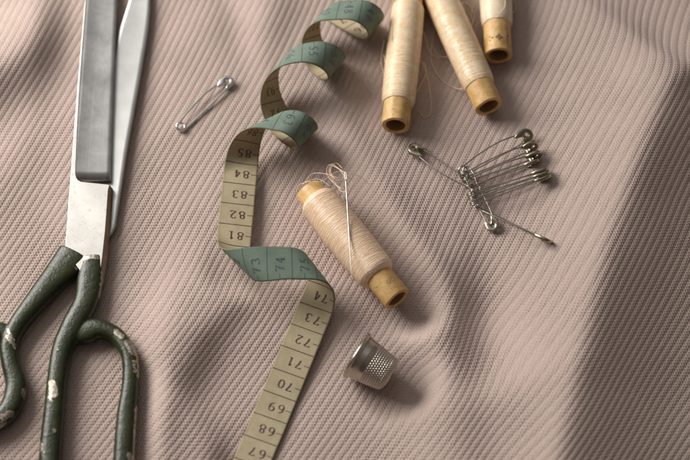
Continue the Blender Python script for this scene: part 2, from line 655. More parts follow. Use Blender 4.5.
def tape_map(u, v):
    """strip coordinates (along, across) -> point and normal of the rolled tape"""
    u, v = np.asarray(u, float), np.asarray(v, float)
    u0 = 67 * CM
    c, s = math.cos(TP[4]), math.sin(TP[4])
    eu = np.array([c * math.cos(TP[5]), s * math.cos(TP[5]), math.sin(TP[5])])
    ev = np.array([s, -c, 0.])
    n = np.cross(ev, eu)
    ev, n = ev * math.cos(TP[6]) + n * math.sin(TP[6]), n * math.cos(TP[6]) - ev * math.sin(TP[6])
    P = TO + (u - u0)[..., None] * eu + v[..., None] * ev
    N = np.broadcast_to(n, P.shape).copy()
    B0, ub0 = TO.copy(), u0
    # foot of the tape rolls up and over below the picture
    be, ub, rho, L = 0.62, 1553.0, 14.0, 14.0 * math.pi
    B = TO + (ub - u0) * eu
    m = math.cos(be) * eu + math.sin(be) * ev
    R = -math.sin(be) * eu + math.cos(be) * ev
    s_ = -((u - ub) * math.cos(be) + v * math.sin(be))
    t_ = -(u - ub) * math.sin(be) + v * math.cos(be)
    a = np.clip(s_, 0, L) / rho
    ex = np.maximum(s_ - L, 0)
    Yp = B + t_[..., None] * R - (rho * np.sin(a) + ex * np.cos(a))[..., None] * m + (rho * (1 - np.cos(a)) + ex * np.sin(a))[..., None] * n
    NN = np.cos(a)[..., None] * n + np.sin(a)[..., None] * m
    k = s_ > 0
    P[k] = Yp[k]
    N[k] = NN[k]
    for ub, be, th, rho in TB:
        B = B0 + (ub - ub0) * eu
        m = math.cos(be) * eu + math.sin(be) * ev
        R = -math.sin(be) * eu + math.cos(be) * ev
        s_ = (u - ub) * math.cos(be) + v * math.sin(be)
        t_ = -(u - ub) * math.sin(be) + v * math.cos(be)
        L = abs(rho * th)
        sg = 1 if th >= 0 else -1
        a = np.clip(s_, 0, L) / rho
        ex = np.maximum(s_ - L, 0)
        q = n * sg
        Yp = B + t_[..., None] * R + (rho * np.sin(a) + ex * np.cos(a))[..., None] * m + (rho * (1 - np.cos(a)) + ex * np.sin(a))[..., None] * q
        NN = (np.cos(a)[..., None] * q - np.sin(a)[..., None] * m) * sg
        k = s_ > 0
        P[k] = Yp[k]
        N[k] = NN[k]
        A = abs(th)
        m2 = math.cos(A) * m + math.sin(A) * q
        n2 = (math.cos(A) * q - math.sin(A) * m) * sg
        du = L / math.cos(be)
        B0 = B - du * math.sin(be) * R + rho * math.sin(A) * m + rho * (1 - math.cos(A)) * q
        ub0 = ub + du
        eu = math.cos(be) * m2 - math.sin(be) * R
        ev = math.sin(be) * m2 + math.cos(be) * R
        n = n2
    return P, N


tape = thing('measuring_tape', 'coiled sewing measuring tape, beige on one side and green on the other', 'measuring tape', TO)
U0, U1 = 61.0, 108.0
nu, nv = 1500, 25
uu = np.linspace(U0, U1, nu) * CM
vv = np.linspace(-TW, TW, nv)
UU, VV = np.meshgrid(uu, vv, indexing='ij')
_w = np.interp(np.arange(nu), np.arange(0, nu + 9, 9), np.convolve(RNG.normal(0, 1, (nu + 9) // 9 + 3), [.25, .5, .25], 'valid')[:(nu + 9 + 8) // 9])
VV = VV * (1 + 0.008 * _w[:, None])
P_, N_ = tape_map(UU, VV)
th_ = 0.55
front = (P_ + N_ * th_).reshape(-1, 3)
back = (P_ - N_ * th_).reshape(-1, 3)
gf = grid_faces(nu, nv)
nf = len(front)
ed = []
for j0 in (0, nv - 1):
    i0 = np.arange(nu - 1)
    a = i0 * nv + j0
    b = (i0 + 1) * nv + j0
    q = np.stack([a, b, b + nf, a + nf], -1)
    ed.append(q if j0 else q[:, ::-1])
for i0 in (0, nu - 1):
    j0 = np.arange(nv - 1)
    a = i0 * nv + j0
    q = np.stack([a, a + 1, a + 1 + nf, a + nf], -1)
    ed.append(q)
F_ = np.vstack([gf[:, ::-1], gf + nf] + ed)
mi = np.concatenate([np.zeros(len(gf)), np.ones(len(gf)), np.full(len(F_) - 2 * len(gf), 2)])
strip = mesh_obj('strip', np.vstack([front, back]), F_, [M_beige, M_green, M_tedge], tape, True, mi,
                 {'across': np.concatenate([VV.ravel(), VV.ravel()]), 'along': np.concatenate([UU.ravel(), UU.ravel()])})

# digits drawn as pen strokes (x across 0..0.6, y up 0..1)
def arc(cx, cy, rx, ry, a0, a1, n=14):
    return [(cx + rx * math.cos(math.radians(a0 + (a1 - a0) * i / n)), cy + ry * math.sin(math.radians(a0 + (a1 - a0) * i / n))) for i in range(n + 1)]


DIG = {
    '0': [arc(.3, .5, .25, .46, 90, 450, 24)],
    '1': [[(.12, .78), (.22, .84), (.32, .97), (.32, .04)], [(.14, .04), (.5, .04)]],
    '2': [arc(.3, .70, .23, .26, 165, -20, 14) + [(.42, .46), (.22, .2), (.08, .05)], [(.08, .05), (.54, .05), (.55, .16)]],
    '3': [arc(.28, .73, .2, .23, 150, -80, 12) + arc(.27, .28, .25, .25, 80, -155, 14)],
    '4': [[(.4, .03), (.4, .97), (.05, .32), (.57, .32)], [(.26, .03), (.54, .03)]],
    '5': [[(.5, .95), (.14, .95), (.11, .53)] + arc(.27, .31, .26, .27, 125, -150, 16)],
    '6': [arc(.62, .55, .56, .44, 110, 180, 8) + arc(.3, .29, .24, .26, 180, 540, 20)],
    '7': [[(.06, .82), (.08, .95), (.55, .95), (.34, .5), (.25, .03)]],
    '8': [arc(.3, .73, .19, .23, -90, 270, 20), arc(.3, .26, .25, .24, 90, 450, 22)],
    '9': [arc(.3, .71, .24, .26, 0, 360, 20) + arc(-.02, .45, .56, .44, 0, -70, 8)],
}


def stroke_quads(path, wx, wy):
    """a pen line with broad verticals and thin horizontals as 2D quads"""
    p = np.asarray(path, float)
    q = [p[0]]
    for a, b in zip(p[:-1], p[1:]):
        n_ = max(1, int(np.linalg.norm(b - a) / 0.07))
        for i in range(1, n_ + 1):
            q.append(a + (b - a) * i / n_)
    q = np.array(q)
    t = np.gradient(q, axis=0)
    t /= np.linalg.norm(t, axis=1)[:, None] + 1e-9
    nrm = np.stack([-t[:, 1], t[:, 0]], -1)
    off = nrm * np.array([wx, wy])
    return np.vstack([q + off, q - off]), [(i, i + 1, len(q) + i + 1, len(q) + i) for i in range(len(q) - 1)]


DH, DWD = 9.0, 8.8                 # digit height, advance


def digits_on(mb, text, u, v, side):
    n = len(text)
    for k, ch in enumerate(text):
        x0 = (k - n / 2) * DWD + 1.6
        for path in DIG[ch]:
            q, f = stroke_quads(path, 0.085, 0.042)
            jx, jy = random.uniform(-.3, .3), random.uniform(-.3, .3)
            tx = x0 + q[:, 0] * 9.8 + jx
            ty = (q[:, 1] - .5) * DH + jy
            if side > 0:
                U_, V_ = u - ty, v - tx
            else:
                U_, V_ = u + ty, v - tx
            p, nn_ = tape_map(U_, V_)
            mb.add(p + nn_ * side * (th_ + 0.12), f)


def line_on(mb, u, v0, v1, side, w=0.5):
    m = max(2, int(abs(v1 - v0) / 1.5))
    vs = np.linspace(v0, v1, m + 1)
    q = np.concatenate([np.full(m + 1, u - w), np.full(m + 1, u + w)])
    p, nn_ = tape_map(q, np.concatenate([vs, vs]))
    mb.add(p + nn_ * side * (th_ + 0.1), [(i, i + 1, m + 2 + i, m + 1 + i) for i in range(m)])


bd, gd, bl, gl = MB(), MB(), MB(), MB()
for c in range(62, 108):
    digits_on(bd, str(c), (c - .52) * CM, 1.5, 1)
    line_on(bl, c * CM, -TW + .3, TW - .3, 1, 0.44)
    line_on(bl, (c - .5) * CM, TW - 6.5, TW - .4, 1, 0.38)
    M_ = 151 - c
    if M_ > 10:
        digits_on(gd, str(M_ if M_ < 100 else M_), (c - .52) * CM, 1.5, -1)
    line_on(gl, c * CM, -TW + .3, TW - .3, -1, 0.38)
    line_on(gl, (c - .5) * CM, TW - 6.5, TW - .4, -1, 0.4)
bd.build('numerals', M_ink, tape)['label'] = 'purple numerals printed on the beige side'
bl.build('graduation_marks', M_ink, tape)['label'] = 'dark centimetre lines printed on the beige side'
gd.build('numerals', M_inkg, tape)['label'] = 'faded numerals printed on the green side'
gl.build('graduation_marks', M_inkg, tape)['label'] = 'faded centimetre lines printed on the green side'


# ------------------------------------------------------------------ thread spools
def surface_thread(mb, o, d, L0, L1, rfun, pitch, r, a0=0.0, wob=0.0, seg=5, per=40, lift=0.0, seed=0):
    rg = np.random.default_rng(seed)
    x, y, z = frame_from_axis(d)
    turns = abs(L1 - L0) / pitch
    n = max(8, int(turns * per))
    tt = np.linspace(0, 1, n)
    a = a0 + 2 * np.pi * turns * tt
    al = L0 + (L1 - L0) * tt
    if wob:
        kn = max(4, int(turns * 1.5))
        w = np.interp(tt, np.linspace(0, 1, kn), rg.normal(0, wob, kn))
        al = np.clip(al + w, min(L0, L1), max(L0, L1))
    rr = rfun(al) + lift
    p = np.asarray(o) + al[:, None] * x + rr[:, None] * (np.cos(a)[:, None] * y + np.sin(a)[:, None] * z)
    v, f = tube(p, r, seg)
    mb.add(v, f)


def winding(o, d, L0, L1, rfun, material, parent, kind, seed):
    mb = MB()
    core = [(L0, rfun(np.array([L0]))[0] * 0.8)]
    for s in np.linspace(L0 + .3, L1 - .3, 60):
        core.append((s, rfun(np.array([s]))[0] + 0.24))
    core.append((L1, rfun(np.array([L1]))[0] * 0.8))
    v, f = lathe(core, o, d, 72)
    mb.add(v, f)
    rg = np.random.default_rng(seed)
    surface_thread(mb, o, d, L0 + .5, L1 - .5, rfun, 0.62, 0.36, rg.random() * 6, 0.12, 5, 40, 0, seed)
    for k in range(kind['passes']):
        pt = rg.uniform(*kind['pitch'])
        a, b = (L0 + 1, L1 - 1) if k % 2 else (L1 - 1, L0 + 1)
        if rg.random() < kind['part']:
            c = rg.uniform(L0, L1)
            h = (L1 - L0) * rg.uniform(.15, .4)
            a2, b2 = np.clip(c - h, L0 + 1, L1 - 1), np.clip(c + h, L0 + 1, L1 - 1)
            a, b = (a2, b2) if k % 2 else (b2, a2)
        surface_thread(mb, o, d, a, b, rfun, pt, rg.uniform(.25, .33), rg.random() * 6.28, pt * 0.05, 5, 44, 0.0 + 0.26 * k / kind['passes'], seed + k + 1)
    return mb.build('wound_thread', material, parent)


def spool(label, pa, pb, z, rc, rw, wa, wb, material, kind, seed, bulge=1.5, ri=0.69):
    """pa / pb photo positions of the two ends, wa / wb where the winding starts and stops (share of length)"""
    A, B = GP(*pa, z), GP(*pb, z)
    d = B - A
    L = np.linalg.norm(d)
    sp = thing('thread_spool', label, 'thread spool', (A + B) / 2 - np.array([0, 0, z]), 'wooden spools of pale thread on the cloth')
    e = 1.0
    ri_ = rc * ri
    prof = [(0, ri_ + e), (0.0, rc - e), (e * .3, rc - e * .3), (e, rc), (L * .5, rc), (L - e, rc), (L - e * .3, rc - e * .3), (L, rc - e), (L, ri_ + e), (L - e, ri_)]
    v, f = lathe(prof, A, d, 72)
    mb = MB()
    mb.add(v, f, 0)
    v, f = lathe([(L - e, ri_), (L * .6, ri_ * .97), (L * .4, ri_ * .97), (e, ri_), (0, ri_ + e)], A, d, 72)
    mb.add(v, f, 1)
    # turned by hand and knocked about: slightly out of round
    vv_ = np.concatenate(mb.v)
    ax = d / L
    rel = vv_ - A
    al = rel @ ax
    rad = rel - al[:, None] * ax
    th = np.arctan2(rad @ np.array([0, 0, 1.0]), rad @ np.cross(ax, [0, 0, 1.0]))
    k_ = 1 + 0.012 * np.sin(2 * th + seed) + 0.008 * np.sin(5 * th + seed * 1.7) + 0.006 * np.sin(9 * th + seed * .3)
    mb.v = [A + al[:, None] * ax + rad * k_[:, None] + (0.25 * np.sin(3 * th + seed) * np.where(np.abs(al - L) < 2, 1, 0))[:, None] * ax]
    core = mb.build('core', [M_wood, M_woodin], sp)
    L0, L1 = wa * L, wb * L

    def rfun(s):
        q = np.clip((s - L0) / (L1 - L0), 0, 1)
        edge = np.minimum(1, np.minimum(q, 1 - q) * 14)
        edge = edge * (2 - edge)
        return rc + 0.6 + (rw - rc - 0.6) * (0.35 + 0.65 * edge) + bulge * np.sin(np.pi * q) - bulge
    winding(A, d, L0, L1, rfun, material, sp, kind, seed)
    return sp, A, d / L, L, core


def strand(parent, pts, r=0.42, material=None, name='loose_thread'):
    """pts rows (px, py, height above the cloth)"""
    for path in pts:
        p = catmull([GP(x, y, h) for x, y, h in path], 10)
        v, f = tube(p, r, 6)
        mesh_obj(name, v, f, material, parent)


CROSS = dict(passes=46, pitch=(3, 26), part=0.6)
PLAIN = dict(passes=30, pitch=(1.6, 9), part=0.6)
sp1, A1, d1, L1_, core1 = spool('peach thread spool lying alone by the thimble with a needle stuck in it', (308.5, 190), (397.5, 299.5), 20.0, 14.2, 20.6, 0.085, 0.80, M_silkA, CROSS, 100)
strand(sp1, [[(343, 172, 22), (333, 166, 20), (331, 174, 26), (340, 190, 36), (346, 192, 40)],
             [(345, 173, 38), (336, 172, 40), (322, 181, 40), (307, 182, 36), (298, 186, 30), (297, 195, 24)],
             [(346, 178, 38), (338, 168, 30), (331, 164, 22), (329, 171, 24), (334, 183, 34), (341, 189, 38)],
             [(345, 175, 38), (353, 174, 26), (362, 178, 12), (368, 184, 4)],
             [(325, 240, 30), (322, 248, 16), (328, 257, 8)],
             [(298, 190, 27), (304, 183, 33), (318, 179, 36), (330, 186, 38)],
             [(345, 173, 40), (339, 169, 34), (329, 165, 30), (327, 174, 32), (335, 184, 36), (347, 190, 36), (352, 182, 30), (345, 174, 38)],
             [(345, 174, 40), (341, 180, 42), (334, 178, 42), (330, 169, 36), (336, 163, 26), (342, 168, 30)],
             [(302, 186, 32), (312, 174, 26), (326, 174, 34), (338, 178, 40)]], 0.24, M_silkA)
sp2, A2, d2, L2_, core2 = spool('cream thread spool by the tape coil, leftmost of the three back spools', (411.5, -22), (395.5, 126), 17.0, 14.6, 17.6, 0.20, 0.86, M_silkB, PLAIN, 200, 0.8)
strand(sp2, [[(421, 60, 14), (427, 75, 4), (431, 100, 1.5), (430, 114, 1.5), (424, 117, 1.5), (419, 110, 3)],
             [(395, 20, 30), (391, 32, 32), (396, 48, 34), (410, 58, 32), (420, 62, 18)],
             [(384, 40, 22), (381, 60, 6), (384, 75, 6), (388, 88, 14)],
             [(398, 30, 33), (406, 46, 35), (401, 66, 35), (388, 70, 28), (384, 55, 20)],
             [(415, 20, 28), (424, 34, 8), (430, 52, 2), (440, 58, 8)],
             [(424, 62, 6), (426, 72, 2), (421, 84, 2), (417, 92, 8)]], 0.32, M_silkB)
sp3, A3, d3, L3_, core3 = spool('cream thread spool lying slanted between the other two back spools', (428, -30), (489, 107), 17.2, 14.8, 17.4, 0.12, 0.855, M_silkB, PLAIN, 300, 1.0)
strand(sp3, [[(418, 2, 20), (425, 10, 6), (432, 20, 2), (434, 33, 1.5), (431, 48, 1.5), (432, 64, 1.5), (442, 80, 1.5), (455, 88, 2), (468, 89, 14), (474, 88, 26)],
             [(432, 45, 1.5), (437, 54, 1.5), (445, 57, 3), (452, 52, 14)],
             [(455, 10, 20), (464, 2, 4), (472, 8, 2), (474, 20, 1.5), (468, 26, 2), (462, 18, 8)]], 0.36, M_silkC)
sp4, A4, d4, L4_, core4 = spool('ivory thread spool with a dark stamp, rightmost of the back spools', (491.5, -98), (498.3, 56), 17.0, 14.6, 17.2, 0.12, 0.815, M_silkC, PLAIN, 400, 1.0)
strand(sp4, [[(480, -4, 22), (474, 6, 6), (471, 14, 2), (473, 22, 1.5), (470, 28, 1.5), (466, 22, 2), (464, 8, 2), (460, 3, 2), (456, 6, 2)],
             [(505, -5, 34), (505, 6, 35), (500, 13, 36), (493, 16, 36)],
             [(512, -2, 18), (516, 4, 4), (515, 10, 3), (511, 14, 12)]], 0.42, M_silkC)


def stamp(parent, A, d, s0, rr, ang0, strokes, w=0.45):
    """pen strokes (around, along) bent onto a spool core"""
    x, y, z = frame_from_axis(d)
    mb = MB()
    for path in strokes:
        q, f = stroke_quads(np.array(path, float) / 10, w / 10, w / 10)
        q = q * 10
        a = ang0 + q[:, 0] / rr
        p = A + (s0 + q[:, 1])[:, None] * x + (rr + 0.42) * (np.cos(a)[:, None] * y + np.sin(a)[:, None] * z)
        mb.add(p, f)
    return mb.build('stamped_mark', M_stamp, parent)


_m4 = [[(-8, 2), (-8, 3)], [(-8, 6), (-8, 7)], [(-6.6, 4.5), (-4.6, 4.5)],
       [(-2.8, 4.5), (0, 7), (2.8, 4.5), (0, 2), (-2.8, 4.5)], [(0, 8.6), (0, 0.6)], [(-2.8, 4.5), (2.8, 4.5)],
       [(7.6, 8), (7.6, 1), (9.6, 1)]]
stamp(core4, A4, d4, L4_ - 18.5, 14.6, math.pi * 0.5, [[(-x * 1.25, y * 1.2 - 1) for x, y in s] for s in _m4], 0.5)
stamp(core1, A1, d1, L1_ - 19, 14.2, math.pi * 0.42, [[(-3, 1), (-3, 6), (0, 6), (0, 1), (-3, 1)], [(2, 1), (2, 6), (4.5, 6), (4.5, 1)]], 0.22)

# ------------------------------------------------------------------ needle
_a, _b = np.array(G(345.3, 171.5, 45.5)), np.array(G(351.8, 279, 40.0))
# rest it on the top of the winding
needle_d = (_b - _a) / np.linalg.norm(_b - _a)
nl = np.linalg.norm(_b - _a)
nx, ny, nz = frame_from_axis(needle_d)
needle = thing('sewing_needle', 'thin steel needle pushed under the thread of the lone peach spool', 'needle', _a)
mb = MB()
tt = np.concatenate([np.linspace(9, nl * .6, 20), np.linspace(nl * .63, nl, 24)])
rr = np.where(tt < nl * .6, 1.0, 1.0 * np.clip((nl - tt) / (nl * .4), 0.03, 1) ** .7) * 0.82
v, f = tube(_a + tt[:, None] * needle_d, rr, 10)
mb.add(v, f)
mb.build('shaft', M_needle, needle)
loop = []
for a in np.linspace(0, 2 * np.pi, 40):
    loop.append(_a + needle_d * (5 - 4.6 * math.cos(a)) + ny * 0.85 * math.sin(a))
v, f = tube(loop, 0.5, 8, False)
mb = MB()
mb.add(v, f)
mb.build('eye', M_needle, needle)

# ------------------------------------------------------------------ thimble
ra, rb = GP(356.8, 355.5, 24), GP(391.5, 377, 18)
td = rb - ra
td[2] = -(24 - 18.5) + (H(rb[0], rb[1]) - H(ra[0], ra[1])) * 0.5
TL = np.linalg.norm(td)
tdn = td / TL
thimble = thing('thimble', 'old dimpled metal thimble lying on its side on the cloth', 'thimble', ra - np.array([0, 0, 24]))
ns, na = 190, 420
sarr = np.linspace(0, 1, ns)
Rr, Re = 22.4, 17.6
prof_s, prof_r = [], []
dome = 7.0
cyl = TL - dome
ltot = cyl + Re * 0.9 + 3
for s in sarr:
    q = s * ltot
    if q < cyl:
        prof_s.append(q)
        prof_r.append(Rr + (Re - Rr) * (q / cyl) ** 1.08)
    else:
        a = (q - cyl) / (ltot - cyl) * math.pi / 2
        prof_s.append(cyl + dome * math.sin(a) ** 0.9 * (1 if a < 1.2 else 1))
        prof_r.append(max(0.02, Re * math.cos(a) ** 0.62))
prof_s, prof_r = np.array(prof_s), np.array(prof_r)
q = sarr * ltot
ang = np.linspace(0, 2 * np.pi, na, endpoint=False)
ds = np.gradient(prof_s)
dr = np.gradient(prof_r)
nl_ = np.hypot(ds, dr)
ns_s, ns_r = -dr / nl_, ds / nl_
rowp = 2.35
rowi = q / rowp
ncell = 48
st_ = rowi[:, None]
colm = ang[None, :] / (2 * np.pi) * ncell + 0.5 * np.floor(st_)
du_ = (st_ - np.floor(st_) - .5)
dv_ = (colm - np.floor(colm) - .5)
rad2 = (du_ ** 2 + dv_ ** 2)
dim = np.clip(1 - rad2 / 0.23, 0, 1)
onmask = np.clip((q - cyl * 0.46) / 1.0, 0, 1)[:, None]
endm = np.clip((prof_r / 6.0), 0, 1)[:, None]
disp = -0.8 * dim * onmask * endm
ringm = (np.clip((q - 4) / 1, 0, 1) * np.clip((10.5 - q) / 1, 0, 1))[:, None]
disp = disp + 0.16 * ringm * np.cos(q * 2 * np.pi / 1.35)[:, None]
x_, y_, z_ = frame_from_axis(tdn)
ring = np.cos(ang)[:, None] * y_ + np.sin(ang)[:, None] * z_
pos = ra + (prof_s[:, None] + disp * ns_s[:, None])[..., None] * x_ + (prof_r[:, None] + disp * ns_r[:, None])[..., None] * ring[None]
mb_v = pos.reshape(-1, 3)
inner_prof = [(0, Rr - 1.4), (cyl * .5, (Rr + Re) / 2 - 1.4), (cyl, Re - 1.4), (cyl + dome - 1.6, Re * .6), (cyl + dome - 1.5, 0.1)]
iv, if_ = lathe(inner_prof, ra, tdn, 96)
mb = MB()
mb.add(mb_v, grid_faces(ns, na, True))
mb.add(iv, [f[::-1] for f in if_])
mb.build('cup', M_thim, thimble)
mb = MB()
rp = [(0.4 + 1.6 * math.cos(a), Rr + 0.5 + 1.55 * math.sin(a)) for a in np.linspace(0, 2 * np.pi, 18, endpoint=False)]
v, f = lathe(rp, ra, tdn, 120, True)
mb.add(v, f)
mb.build('rolled_rim', M_thim, thimble)


# ------------------------------------------------------------------ safety pins
def rounded_cap():
    """folded sheet metal cap with its eye, in pin coordinates (coil at 0, cap near x = 67)"""
    n = 64
    out = np.array([66.0, 0.8]) + np.array([1.08, 1.10]) * (-np.array([66.0, 0.8]) + catmull([(56.5, 4.0), (59.5, 5.6), (64, 6.7), (68.3, 6.2), (71.2, 3.6), (72.2, 0.4), (71.2, -2.9), (68.4, -4.8), (64.6, -5.0), (60.6, -4.6),
                   (61.2, -2.6), (64.2, -1.8), (63.6, 0.4), (61.2, 1.6), (57.2, 2.6), (56.5, 4.0)], 12)[:-1])
    dl = np.r_[0, np.cumsum(np.linalg.norm(np.diff(np.vstack([out, out[:1]]), axis=0), axis=1))]
    ext = np.vstack([out, out[:1]])
    tq = np.linspace(0, dl[-1], n, endpoint=False)
    o = np.stack([np.interp(tq, dl, ext[:, 0]), np.interp(tq, dl, ext[:, 1])], -1)
    cc = np.array([67.3, 1.2])
    ang_ = np.arctan2(o[:, 1] - cc[1], o[:, 0] - cc[0])
    hole = cc + 1.7 * np.stack([np.cos(ang_), np.sin(ang_)], -1)
    ins = lambda k: cc + (o - cc) * k
    loops = []
    for z, a in ((-0.9, hole), (-1.5, hole + (hole - cc) * .3), (-1.5, ins(.93)), (-1.1, o), (1.1, o), (1.5, ins(.93)), (1.5, hole + (hole - cc) * .3), (0.9, hole)):
        loops.append(np.c_[a, np.full(n, z)])
    v = np.vstack(loops)
    f = [tuple(q_) for q_ in grid_faces(len(loops), n, True)]
    m = len(loops)
    f += [((m - 1) * n + i, (m - 1) * n + (i + 1) % n, (i + 1) % n, i) for i in range(n)]
    return v, f


def pin_wire(bow, gap, rw=0.62):
    """one wire: back arm, coil of one and a half turns, bowed pin arm"""
    pts = [(66, gap * .75, 0.3), (58, gap * .86, 0.3), (40, gap * .8 + bow, .5), (20, gap * .55 + bow * 1.2, 0.9), (8, 4.6, 1.2)]
    p = list(catmull(pts, 10))
    a = np.linspace(math.radians(60), math.radians(60 + 360 + 215), 60)
    for i, t_ in enumerate(a):
        p.append(np.array([3.9 * math.cos(t_), 3.9 * math.sin(t_), 1.2 - 2.4 * i / 59]))
    p += list(catmull([(4, -4.4, -1.2), (14, -4.6, -1.0), (40, -4.4, -.4), (58, -3.8, 0), (65, -3.2, 0)], 8))
    return tube(np.array(p), rw, 10)


def make_pin(label, mw, mc, bow=1.0, gap=6.0, rw=0.62, group='steel safety pins on the cloth'):
    r = thing('safety_pin', label, 'safety pin', (0, 0, 0), group)
    v, f = pin_wire(bow, gap, rw)
    mb = MB()
    mb.add(v, f)
    mb.build('wire', mw, r)
    v, f = rounded_cap()
    o = mesh_obj('cap', v, f, mc, r)
    return r


def copy_thing(src, label):
    c = src.copy()
    COL.objects.link(c)
    c['label'] = label
    for ch in src.children:
        k = ch.copy()
        COL.objects.link(k)
        k.parent = c
    return c


def place_pin(r, pc, pe, hc, he, roll, length=None, world=False):
    """coil seen at pc, cap centre seen at pe, with heights; roll turns the pin about its length"""
    a = np.array(GP(*pc, hc))
    b = np.array(GP(*pe, he))
    if roll is None:                       # standing on its edge
        x, y, z = frame_from_axis(b - a, 0)
        vd = CAM / np.linalg.norm(CAM)
        roll = math.atan2(vd @ z, vd @ y)
    elif isinstance(roll, tuple):
        x, y, z = frame_from_axis(b - a, 0)
        vd = CAM / np.linalg.norm(CAM)
        roll = math.atan2(vd @ z, vd @ y) + roll[0]
    x, y, z = frame_from_axis(b - a, roll)
    sc = np.linalg.norm(b - a) / 66.0
    M4 = Matrix(((x[0], y[0], z[0], a[0] * S), (x[1], y[1], z[1], a[1] * S), (x[2], y[2], z[2], a[2] * S), (0, 0, 0, 1)))
    r.matrix_world = M4 @ Matrix.Diagonal((sc, sc, sc, 1))


pin_a = make_pin('bright safety pin lying alone between the scissors and the tape', M_steel, M_steel, 2.0, 6.5, 1.05)
place_pin(pin_a, (180.8, 126.5), (227.5, 82.5), 4.0, 4.5, 0.15)

carrier = make_pin('safety pin that the coils of the other pins are threaded on', M_pin2, M_pincap, 0.4, 5.5)
place_pin(carrier, (467, 170), (491.5, 225.5), 8, 5, 0.25)
proto = make_pin('flat lying safety pin of the bunch, cap nearest the back spools', M_pin2, M_pincap, 2.4, 6.0)
place_pin(proto, (463, 170.5), (526, 136.5), 10, 8, 0.55)
bunch = [
    ('second flat safety pin of the bunch, cap below the one nearest the spools', (464.5, 175), (531.5, 147), 10, 10, (-0.75,)),
    ('third safety pin of the bunch, bright cap overlapping the pin above', (467, 180), (535, 156), 10, 8, (-0.5,)),
    ('edge-on safety pin in the middle of the bunch, beside the third cap', (469.5, 186.5), (533, 163), 9, 5, (-0.2,)),
    ('edge-on safety pin of the bunch, topmost of the three lower caps', (471.5, 193.5), (541.5, 171), 10, 8, (-0.07,)),
    ('edge-on safety pin of the bunch, middle one of the three lower caps', (473, 197.5), (543, 174), 10, 7, (0.0,)),
    ('edge-on safety pin of the bunch, lowest of the three lower caps', (474.5, 202.5), (544, 177.5), 10, 7, (0.08,)),
    ('safety pin of the bunch pointing left, its cap towards the thread spools', (476, 189), (416, 149), 11, 5, 0.2),
    ('edge-on safety pin of the bunch pointing down right towards the big fold', (477.5, 207), (545, 239.5), 8, 5, (0.03,)),
]
for lab, pc, pe, hc, he, roll in bunch:
    c = copy_thing(proto, lab)
    place_pin(c, pc, pe, hc, he, roll)

# ------------------------------------------------------------------ scissors
sc_o = G(95, 250, 0)
scissors = thing('scissors', 'old steel tailor scissors with chipped dark green handles', 'scissors', sc_o)


def plate(outline_l, outline_r, ztop_l, ztop_r, zbot, edge=1.0, hollow=0.0):
    """lofted blade: rows of left / right photo points, own top heights; returns verts, faces"""
    n = len(outline_l)
    rows = []
    for (lp, rp, zl, zr) in zip(outline_l, outline_r, ztop_l, ztop_r):
        a = G(*lp, zl)
        b = G(*rp, zr)
        w = (b - a)
        wl = np.linalg.norm(w[:2])
        e = w / wl * min(edge, wl * .3)
        m1 = a + e
        m2 = b - e
        r = [np.array([a[0], a[1], zbot]), a - np.array([0, 0, edge * .8]), m1]
        for k in range(1, 8):
            r.append(m1 + (m2 - m1) * k / 8 - np.array([0, 0, hollow * math.sin(math.pi * k / 8)]))
        r += [m2, b - np.array([0, 0, edge * .8]), np.array([b[0], b[1], zbot])]
        rows.append(r)
    v = np.array(rows)
    m = v.shape[1]
    f = [tuple(q_)[::-1] for q_ in grid_faces(n, m, True)]
    f.append(tuple(range(m)))
    f.append(tuple((n - 1) * m + i for i in range(m))[::-1])
    return v.reshape(-1, 3), f


def lerp_rows(pts, ys):
    p = np.array(pts, float)
    o = np.argsort(p[:, 1])
    return [(float(np.interp(y, p[o, 1], p[o, 0])), float(y)) for y in ys]


upL = [(104, -190), (98, -120), (91, -50), (85, 0), (77, 94), (68, 209), (66, 238), (65, 250), (82, 273), (86, 283)]
upR = [(108, -190), (114, -120), (117, -50), (117.2, 0), (112.2, 125), (110.4, 183), (107, 230), (104, 258), (100, 283)]
ys = np.r_[np.linspace(-190, 180, 40)]
v, f = plate(lerp_rows(upL, ys), lerp_rows(upR, ys), 15.0 + 0 * ys, 11.2 + 0 * ys, 8.0, 0.8, 1.0)
mb = MB()
mb.add(v, f)
upper = mb.build('blade', M_blade, scissors)
upper['label'] = 'upper blade, grey and worn with a bright flat root'
# flat-ground root with its rounded shoulder; a thin ground strip runs on up the left edge
lx = lambda y: float(np.interp(y, [p[1] for p in upL[:8]], [p[0] for p in upL[:8]]))
inner = [(lx(y) + w_, y) for y, w_ in ((-60, .7), (0, 1.0), (50, 1.5), (94, 2.2), (130, 3.0), (155, 3.9), (168, 4.3), (174, 4.8), (177.5, 5.8), (180, 7.8), (181.6, 11.0), (182.4, 18), (183.4, 28), (184.4, 37.5))] + [(109.4, 184.8)]
right = [(x - 1.8, y) for x, y in lerp_rows(upR, np.linspace(190, 281, 12))]
left = [(x, y) for x, y in lerp_rows(upL[6:], np.linspace(281, 240, 14))] + [(lx(y) + .1, y) for y in np.linspace(230, -60, 24)]
outl = inner + right + left
npt = len(outl)
top_ = [G(x, y, 16.3) for x, y in outl]
low = [np.array([p[0] + (3.6 if len(inner) <= k < len(inner) + len(right) else 2.6 if k == len(inner) - 1 else 0), p[1], 8.2]) for k, p in enumerate(top_)]
mbr = MB()
mbr.add(top_ + low, [tuple(range(npt))[::-1]] + [(i, (i + 1) % npt, npt + (i + 1) % npt, npt + i) for i in range(npt)])
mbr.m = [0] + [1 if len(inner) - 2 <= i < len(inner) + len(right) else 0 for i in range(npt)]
root_o = mbr.build('blade_root', [M_ric, M_grime], upper, smooth=False)
bv = root_o.modifiers.new('bevel', 'BEVEL')
bv.width = 0.35 * S
bv.segments = 2
bv.limit_method = 'ANGLE'
